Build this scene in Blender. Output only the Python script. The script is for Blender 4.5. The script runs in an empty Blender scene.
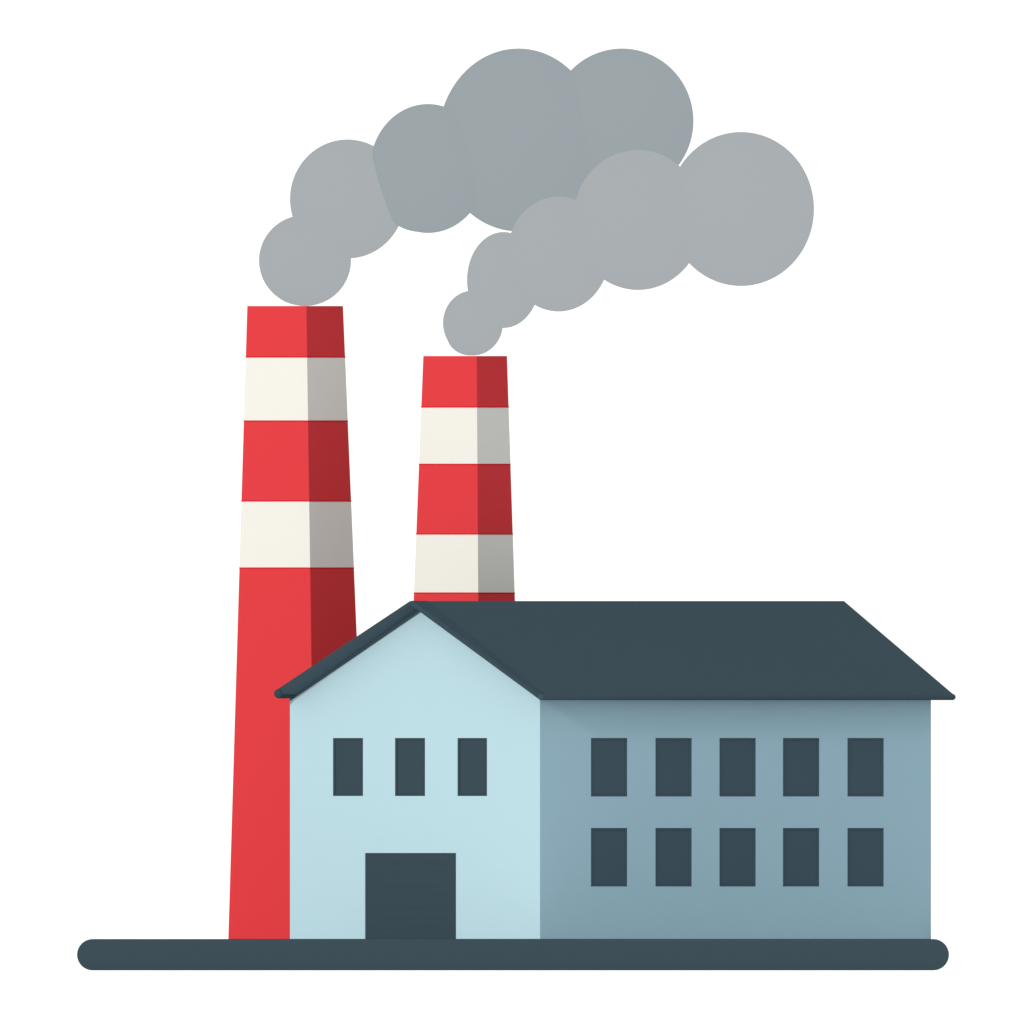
import bpy, bmesh, math
from mathutils import Vector
S=0.03            # metres per drawing unit
TH=math.radians(32); T=math.tan(TH); CO=math.cos(TH); SI=math.sin(TH)
sc=bpy.context.scene

def V(x,d,y): return Vector(((x-512)*S, d*S, (939-y)*S))
NF=Vector((-SI,-CO,0)); NS=Vector((CO,-SI,0))

# ---------------- materials ----------------
def mat(name,col,rough=0.85,var=0.012,scale=1.5,bump=0.015,emit=None,spec=0.02):
    m=bpy.data.materials.new(name); m.use_nodes=True
    nt=m.node_tree; b=nt.nodes['Principled BSDF']
    tc=nt.nodes.new('ShaderNodeTexCoord')
    n=nt.nodes.new('ShaderNodeTexNoise'); n.inputs['Scale'].default_value=scale; n.inputs['Detail'].default_value=5
    nt.links.new(tc.outputs['Object'],n.inputs['Vector'])
    mx=nt.nodes.new('ShaderNodeMix'); mx.data_type='RGBA'
    mx.inputs[6].default_value=(*[c*(1-var) for c in col],1)
    mx.inputs[7].default_value=(*[min(1,c*(1+var)) for c in col],1)
    nt.links.new(n.outputs['Fac'],mx.inputs[0])
    nt.links.new(mx.outputs[2],b.inputs['Base Color'])
    b.inputs['Roughness'].default_value=rough
    b.inputs['Specular IOR Level'].default_value=spec
    if bump:
        n2=nt.nodes.new('ShaderNodeTexNoise'); n2.inputs['Scale'].default_value=scale*12; n2.inputs['Detail'].default_value=4
        nt.links.new(tc.outputs['Object'],n2.inputs['Vector'])
        bp=nt.nodes.new('ShaderNodeBump'); bp.inputs['Strength'].default_value=bump; bp.inputs['Distance'].default_value=0.02
        nt.links.new(n2.outputs['Fac'],bp.inputs['Height']); nt.links.new(bp.outputs['Normal'],b.inputs['Normal'])
    if emit:
        b.inputs['Emission Color'].default_value=(*emit,1); b.inputs['Emission Strength'].default_value=1
    return m
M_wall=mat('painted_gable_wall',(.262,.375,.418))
M_wall_shaded=mat('long_wall_paint_shaded',(.208,.318,.375))  # same wall paint, with the long side's shade put into the colour
M_dark=mat('dark_slate_roof',(.030,.051,.064))
M_verge=mat('dark_verge',(.026,.045,.058))
M_soffit=mat('dark_soffit_shade_lifted',(.050,.080,.100))  # colour lightened to offset the shade under the roof
M_front_dark=mat('dark_joinery_sun_comp',(.023,.038,.048))  # shared dark colour, lowered to offset sun on front faces
M_side_dark=mat('dark_joinery_shade_comp',(.035,.059,.076))  # shared dark colour, raised to offset shade on side faces
M_red=mat('red_paint',(.415,.029,.034))
M_redline=mat('red_joint',(.40,.010,.014))
M_white=mat('white_paint',(.478,.472,.442))
M_flue=mat('soot',(.03,.03,.03))
M_slab=mat('dark_concrete',(.024,.0385,.048))
M_bounce=mat('pale_bounce',(.72,.72,.72))  # for the added sheet that reflects light up the walls
M_ground=mat('pale_ground',(.93,.93,.93),var=.01)
M_sm_l=mat('smoke_pale_glow',(.009,.0095,.010),rough=1,var=.02,bump=0,emit=(.385,.415,.430),spec=0)  # pale smoke tone comes from its own glow, keeping shading flat
M_sm_d=mat('smoke_dense_glow',(.009,.0095,.010),rough=1,var=.02,bump=0,emit=(.320,.363,.383),spec=0)  # darker puffs, tone likewise set by emission instead of lighting

# ---------------- helpers ----------------
def obj(name,verts,faces,mats,parent=None,fm=None,smooth=False,fix=True):
    me=bpy.data.meshes.new(name); me.from_pydata([tuple(v) for v in verts],[],faces)
    for m in (mats if isinstance(mats,list) else [mats]): me.materials.append(m)
    if fm:
        for p,i in zip(me.polygons,fm): p.material_index=i
    if fix:
        bm=bmesh.new(); bm.from_mesh(me)
        bmesh.ops.remove_doubles(bm,verts=bm.verts,dist=1e-5)
        bmesh.ops.recalc_face_normals(bm,faces=bm.faces); bm.to_mesh(me); bm.free()
    if smooth:
        for p in me.polygons: p.use_smooth=True
    o=bpy.data.objects.new(name,me); sc.collection.objects.link(o)
    if parent: o.parent=parent
    return o
def empty(name):
    e=bpy.data.objects.new(name,None); sc.collection.objects.link(e); return e
def prism(sec0,sec1):
    n=len(sec0); vs=list(sec0)+list(sec1)
    f=[tuple(range(n)),tuple(range(n,2*n))]+[(i,(i+1)%n,n+(i+1)%n,n+i) for i in range(n)]
    return vs,f

# ---------------- factory building ----------------
fac=empty('factory_building')
fp=lambda a,y,o=0: V(a,(540-a)*T,y)+NF*(o*S)            # point on front wall
sp=lambda b,y,o=0: V(b,(b-540)/T,y)+NS*(o*S)            # point on side wall
def wall(name,pf,x0,x1,y0,y1,ops,extra=None,rec=3.0,m=None):
    xs=sorted({x0,x1,*[o[0] for o in ops],*[o[1] for o in ops]})
    ys=sorted({y0,y1,*[o[2] for o in ops],*[o[3] for o in ops]})
    vs=[];fs=[]
    def q(*p):
        k=len(vs); vs.extend(p); fs.append(tuple(range(k,k+len(p))))
    for i in range(len(xs)-1):
        for j in range(len(ys)-1):
            cx=(xs[i]+xs[i+1])/2; cy=(ys[j]+ys[j+1])/2
            if any(o[0]<cx<o[1] and o[2]<cy<o[3] for o in ops): continue
            q(pf(xs[i],ys[j]),pf(xs[i+1],ys[j]),pf(xs[i+1],ys[j+1]),pf(xs[i],ys[j+1]))
    for a,b,c,d in ops:
        for (p,r) in (((a,c),(b,c)),((b,c),(b,d)),((b,d),(a,d)),((a,d),(a,c))):
            q(pf(*p),pf(*r),pf(*r,-rec),pf(*p,-rec))
    if extra: q(*[pf(*e) for e in extra])
    return obj(name,vs,fs,m or M_wall,fac,fix=False)
def boxon(name,pf,a,b,c,d,o0,o1,m):
    s=[pf(a,c,o0),pf(b,c,o0),pf(b,d,o0),pf(a,d,o0)]; t=[pf(a,c,o1),pf(b,c,o1),pf(b,d,o1),pf(a,d,o1)]
    return obj(name,*prism(s,t),m,fac)
fw=[(333,363,738,796),(395,425,738,796),(457.5,487,738,796)]
door=(365,456,853,939.0)
sw=[(x,x+36.5,y,y+58.5) for y in (738,828) for x in (591,655.5,719.5,783,847.5)]
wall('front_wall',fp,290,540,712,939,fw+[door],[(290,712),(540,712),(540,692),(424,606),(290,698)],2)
wall('long_wall',sp,540,931,692,939,sw,None,2,M_wall_shaded)
# left wall and rear gable
dx,dd=391,391/T
def off(p,k=1.0): return p+Vector((dx*S*k,dd*S*k,0))
obj('left_wall',[fp(290,698),fp(290,939),off(fp(290,939)),off(fp(290,698))],[(0,1,2,3)],M_wall,fac,fix=False)
obj('rear_wall',[off(fp(*p)) for p in ((290,939),(540,939),(540,692),(424,606),(290,698))],[(0,1,2,3,4)],M_wall,fac,fix=False)
def window(k,pf,o,md):
    a,b,c,d=o
    boxon(f'window_pane_{k}',pf,a,b,c,d,-3,-1.2,md)
    w=1.6
    boxon(f'window_frame_{k}a',pf,a,a+w,c,d,-1.2,-.4,md); boxon(f'window_frame_{k}b',pf,b-w,b,c,d,-1.2,-.4,md)
    boxon(f'window_frame_{k}c',pf,a+w,b-w,c,c+w,-1.2,-.4,md); boxon(f'window_frame_{k}d',pf,a+w,b-w,d-w,d,-1.2,-.4,md)
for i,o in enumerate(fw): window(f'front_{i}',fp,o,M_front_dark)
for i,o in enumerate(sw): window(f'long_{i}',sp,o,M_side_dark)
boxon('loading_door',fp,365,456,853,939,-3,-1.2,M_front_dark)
for i in range(1,8):
    y=853+i*86/8
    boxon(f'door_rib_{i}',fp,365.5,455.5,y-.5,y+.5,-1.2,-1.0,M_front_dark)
# dark barge board under the left rake, on the gable wall
q=[(290.3,696.8),(290.3,701.0),(416.5,615.2),(424,610.0),(424,604.8)]
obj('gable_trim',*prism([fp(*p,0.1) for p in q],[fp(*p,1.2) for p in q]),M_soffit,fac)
# roof: section given in the plane of the front verge (14 units ahead of the wall along the ridge)
def rp(a,y,sh=0.0,o=14.0):
    return V(a,(540-(a+o))*T - o/T,y)+Vector((sh*S,sh/T*S,0))
top=[(277,689.5),(410,601),(540,694)]; bot=[(277,698),(410,604.5),(540,700)]
sh=[413,434,413]
f=[rp(*p) for p in top]+[rp(*p) for p in bot]
b=[rp(*p,s) for p,s in zip(top,sh)]+[rp(*p,s) for p,s in zip(bot,sh)]
vs=f+b
fs=[(0,1,4,3),(1,2,5,4),(6,7,10,9),(7,8,11,10),(0,1,7,6),(1,2,8,7),(3,4,10,9),(4,5,11,10),(0,3,9,6),(2,5,11,8)]
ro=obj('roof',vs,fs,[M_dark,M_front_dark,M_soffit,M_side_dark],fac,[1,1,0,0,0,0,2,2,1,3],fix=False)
bm=bmesh.new(); bm.from_mesh(ro.data); bmesh.ops.recalc_face_normals(bm,faces=bm.faces); bm.to_mesh(ro.data); bm.free()
# verge flashing on the long slope
e=0.5
f=[rp(411,601.2-e),rp(539,693.5-e),rp(539,693.5+.5),rp(411,601.2+.5)]
b=[rp(411,601.2-e,16),rp(539,693.5-e,5),rp(539,693.5+.5,5),rp(411,601.2+.5,16)]
obj('verge_flashing',*prism(f,b),M_verge,fac)
def tube(name,p0,p1,r,m,par,n=20):
    ax=(p1-p0).normalized(); up=Vector((0,0,1)); s=ax.cross(up).normalized(); u=s.cross(ax)
    rings=[]
    st=[(-math.cos(t),math.sin(t)) for t in [i*math.pi/2/6 for i in range(0,7)]]
    for c,q in st: rings.append((p0+ax*(c*r),max(q*r,1e-4)))
    for c,q in reversed(st): rings.append((p1-ax*(c*r),max(q*r,1e-4)))
    vs=[];fs=[]
    for c,q in rings:
        for k in range(n):
            a=2*math.pi*k/n; vs.append(c+s*math.cos(a)*q+u*math.sin(a)*q)
    for i in range(len(rings)-1):
        for k in range(n):
            fs.append((i*n+k,i*n+(k+1)%n,(i+1)*n+(k+1)%n,(i+1)*n+k))
    fs.append(tuple(range(n))); fs.append(tuple(range((len(rings)-1)*n,len(rings)*n)))
    return obj(name,vs,fs,m,par,smooth=True)
tube('eaves_gutter_long',rp(541,697.0,0),rp(540,697.0,412.5),3.2*S,M_dark,fac)
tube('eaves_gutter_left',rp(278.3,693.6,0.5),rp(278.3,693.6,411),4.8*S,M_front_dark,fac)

# ---------------- chimneys ----------------
def chimney(x0a,x1a,ya,x0b,x1b,yb,dep,th,bands):
    e=empty('factory_chimney')
    c,s=math.cos(th),math.sin(th)
    def ring(y,grow=0):
        t=(y-ya)/(yb-ya); l=x0a+(x0b-x0a)*t; r=x1a+(x1b-x1a)*t
        w=(r-l)/(c+s)+grow*2; cx=(l+r)/2; h=w/2
        out=[]
        for i,j in ((-1,-1),(1,-1),(1,1),(-1,1)):
            x=i*h*c+j*h*s; d=-i*h*s+j*h*c
            out.append(V(cx+x,dep+d,y))
        return out
    for k,(y0,y1,m) in enumerate(bands):
        a=ring(y0);b=ring(y1)
        if k==0:
            ia=ring(y0,-6); ib=ring(y1,-6); vs=a+b+ia+ib
            fs=[(i,(i+1)%4,4+(i+1)%4,4+i) for i in range(4)]+[(8+i,8+(i+1)%4,12+(i+1)%4,12+i) for i in range(4)]
            fs+=[(i,(i+1)%4,8+(i+1)%4,8+i) for i in range(4)]+[(12,13,14,15)]
            obj('shaft_band_0',vs,fs,[m,M_flue],e,[0]*4+[1]*4+[0]*4+[1])
        else:
            vs=a+b; fs=[(i,(i+1)%4,4+(i+1)%4,4+i) for i in range(4)]
            obj(f'shaft_band_{k}',vs,fs,m,e,fix=True)
        if k:
            vs,fs=prism(ring(y0-.6,.3),ring(y0+.6,.3)); obj(f'band_joint_{k}',vs,fs,M_redline,e)
    return e
R,W=M_red,M_white
chimney(247.3,343,306,228.3,369.5,939,650,math.radians(31.8),[(306,357,R),(357,421,W),(421,501,R),(501,568,W),(568,939,R)])
chimney(423.3,507,356,400.3,526,939,580,math.radians(29.6),[(356,407,R),(407,464.3,W),(464.3,534,R),(534,593,W),(593,939,R)])

# ---------------- smoke ----------------
def smoke(puffs):
    vs=[];fs=[];fm=[]
    NU,NV=72,44
    for (cx,cy,rx,rz,dep,mi) in puffs:
        k=len(vs); ry=min(rx,rz)*.75
        for j in range(NV+1):
            ph=math.pi*j/NV
            for i in range(NU):
                t=2*math.pi*i/NU
                sr=max(math.sin(ph),1e-3)
                vs.append(V(cx+rx*math.cos(t)*sr,dep+ry*math.sin(t)*sr,cy-rz*math.cos(ph)))
        for j in range(NV):
            for i in range(NU):
                fs.append((k+j*NU+i,k+(j+1)*NU+i,k+(j+1)*NU+(i+1)%NU,k+j*NU+(i+1)%NU)); fm.append(mi)
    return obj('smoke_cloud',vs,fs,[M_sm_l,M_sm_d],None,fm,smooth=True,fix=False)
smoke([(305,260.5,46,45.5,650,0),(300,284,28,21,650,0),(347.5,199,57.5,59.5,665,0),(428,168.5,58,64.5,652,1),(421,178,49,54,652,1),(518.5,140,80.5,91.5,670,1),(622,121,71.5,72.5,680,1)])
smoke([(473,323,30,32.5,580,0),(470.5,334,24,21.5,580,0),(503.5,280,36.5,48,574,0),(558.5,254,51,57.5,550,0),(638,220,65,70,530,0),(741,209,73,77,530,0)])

# ---------------- paved slab ----------------
base=empty('paved_slab')
sec=[]
for i in range(17):
    a=math.pi/2+math.pi*i/16; sec.append((92.7+15.7*math.cos(a),954.7-15.7*math.sin(a)))
for i in range(17):
    a=-math.pi/2+math.pi*i/16; sec.append((933.3+15.7*math.cos(a),954.7-15.7*math.sin(a)))
vs,fs=prism([V(x,-34,y) for x,y in sec],[V(x,960,y) for x,y in sec])
obj('slab_body',vs,fs,M_slab,base)
obj('bounce_sheet',[V(96,-26,938.85),V(930,-26,938.85),V(930,955,938.85),V(96,955,938.85)],[(0,1,2,3)],M_bounce,base,fix=False)  # unseen pale sheet added over dark slab to bounce light onto walls

# ---------------- ground ----------------
prof=[(90000,970.8),(-40,970.8),(-440,1200),(-900,1210),(-90000,1210)]
vs=[];
for d,y in prof: vs+= [V(-90000,d,y),V(90000,d,y)]
obj('ground',vs,[(2*i,2*i+1,2*i+3,2*i+2) for i in range(4)],M_ground)

# ---------------- light ----------------
el=math.radians(14); az=math.radians(32-8)
sd=Vector((-math.sin(az)*math.cos(el),-math.cos(az)*math.cos(el),math.sin(el)))
L=bpy.data.lights.new('sun','SUN'); L.energy=2.4; L.angle=math.radians(4); L.color=(1,.975,.945)
lo=bpy.data.objects.new('sun',L); sc.collection.objects.link(lo)
lo.rotation_euler=sd.to_track_quat('Z','Y').to_euler()
w=bpy.data.worlds.new('World'); sc.world=w; w.use_nodes=True
nt=w.node_tree; bg=nt.nodes['Background']; sk=nt.nodes.new('ShaderNodeTexSky'); sk.sky_type='NISHITA'
sk.sun_disc=False; sk.sun_elevation=el; sk.sun_rotation=math.atan2(sd.x,sd.y)
nt.links.new(sk.outputs[0],bg.inputs[0]); bg.inputs[1].default_value=.05
# bright white high haze over the blue sky
bh=nt.nodes.new('ShaderNodeBackground'); bh.inputs[0].default_value=(1,1,1,1); bh.inputs[1].default_value=1.0
ad=nt.nodes.new('ShaderNodeAddShader'); out=nt.nodes['World Output']
nt.links.new(bg.outputs[0],ad.inputs[0]); nt.links.new(bh.outputs[0],ad.inputs[1]); nt.links.new(ad.outputs[0],out.inputs['Surface'])
sc.view_settings.view_transform='Standard'; sc.view_settings.look='None'; sc.view_settings.exposure=0

# ---------------- camera ----------------
cam=bpy.data.cameras.new('camera'); cam.type='ORTHO'; cam.ortho_scale=1024*S; cam.clip_end=10000
co=bpy.data.objects.new('camera',cam); sc.collection.objects.link(co)
co.location=V(512,-2500,512); co.rotation_euler=(math.radians(90),0,0)
sc.camera=co
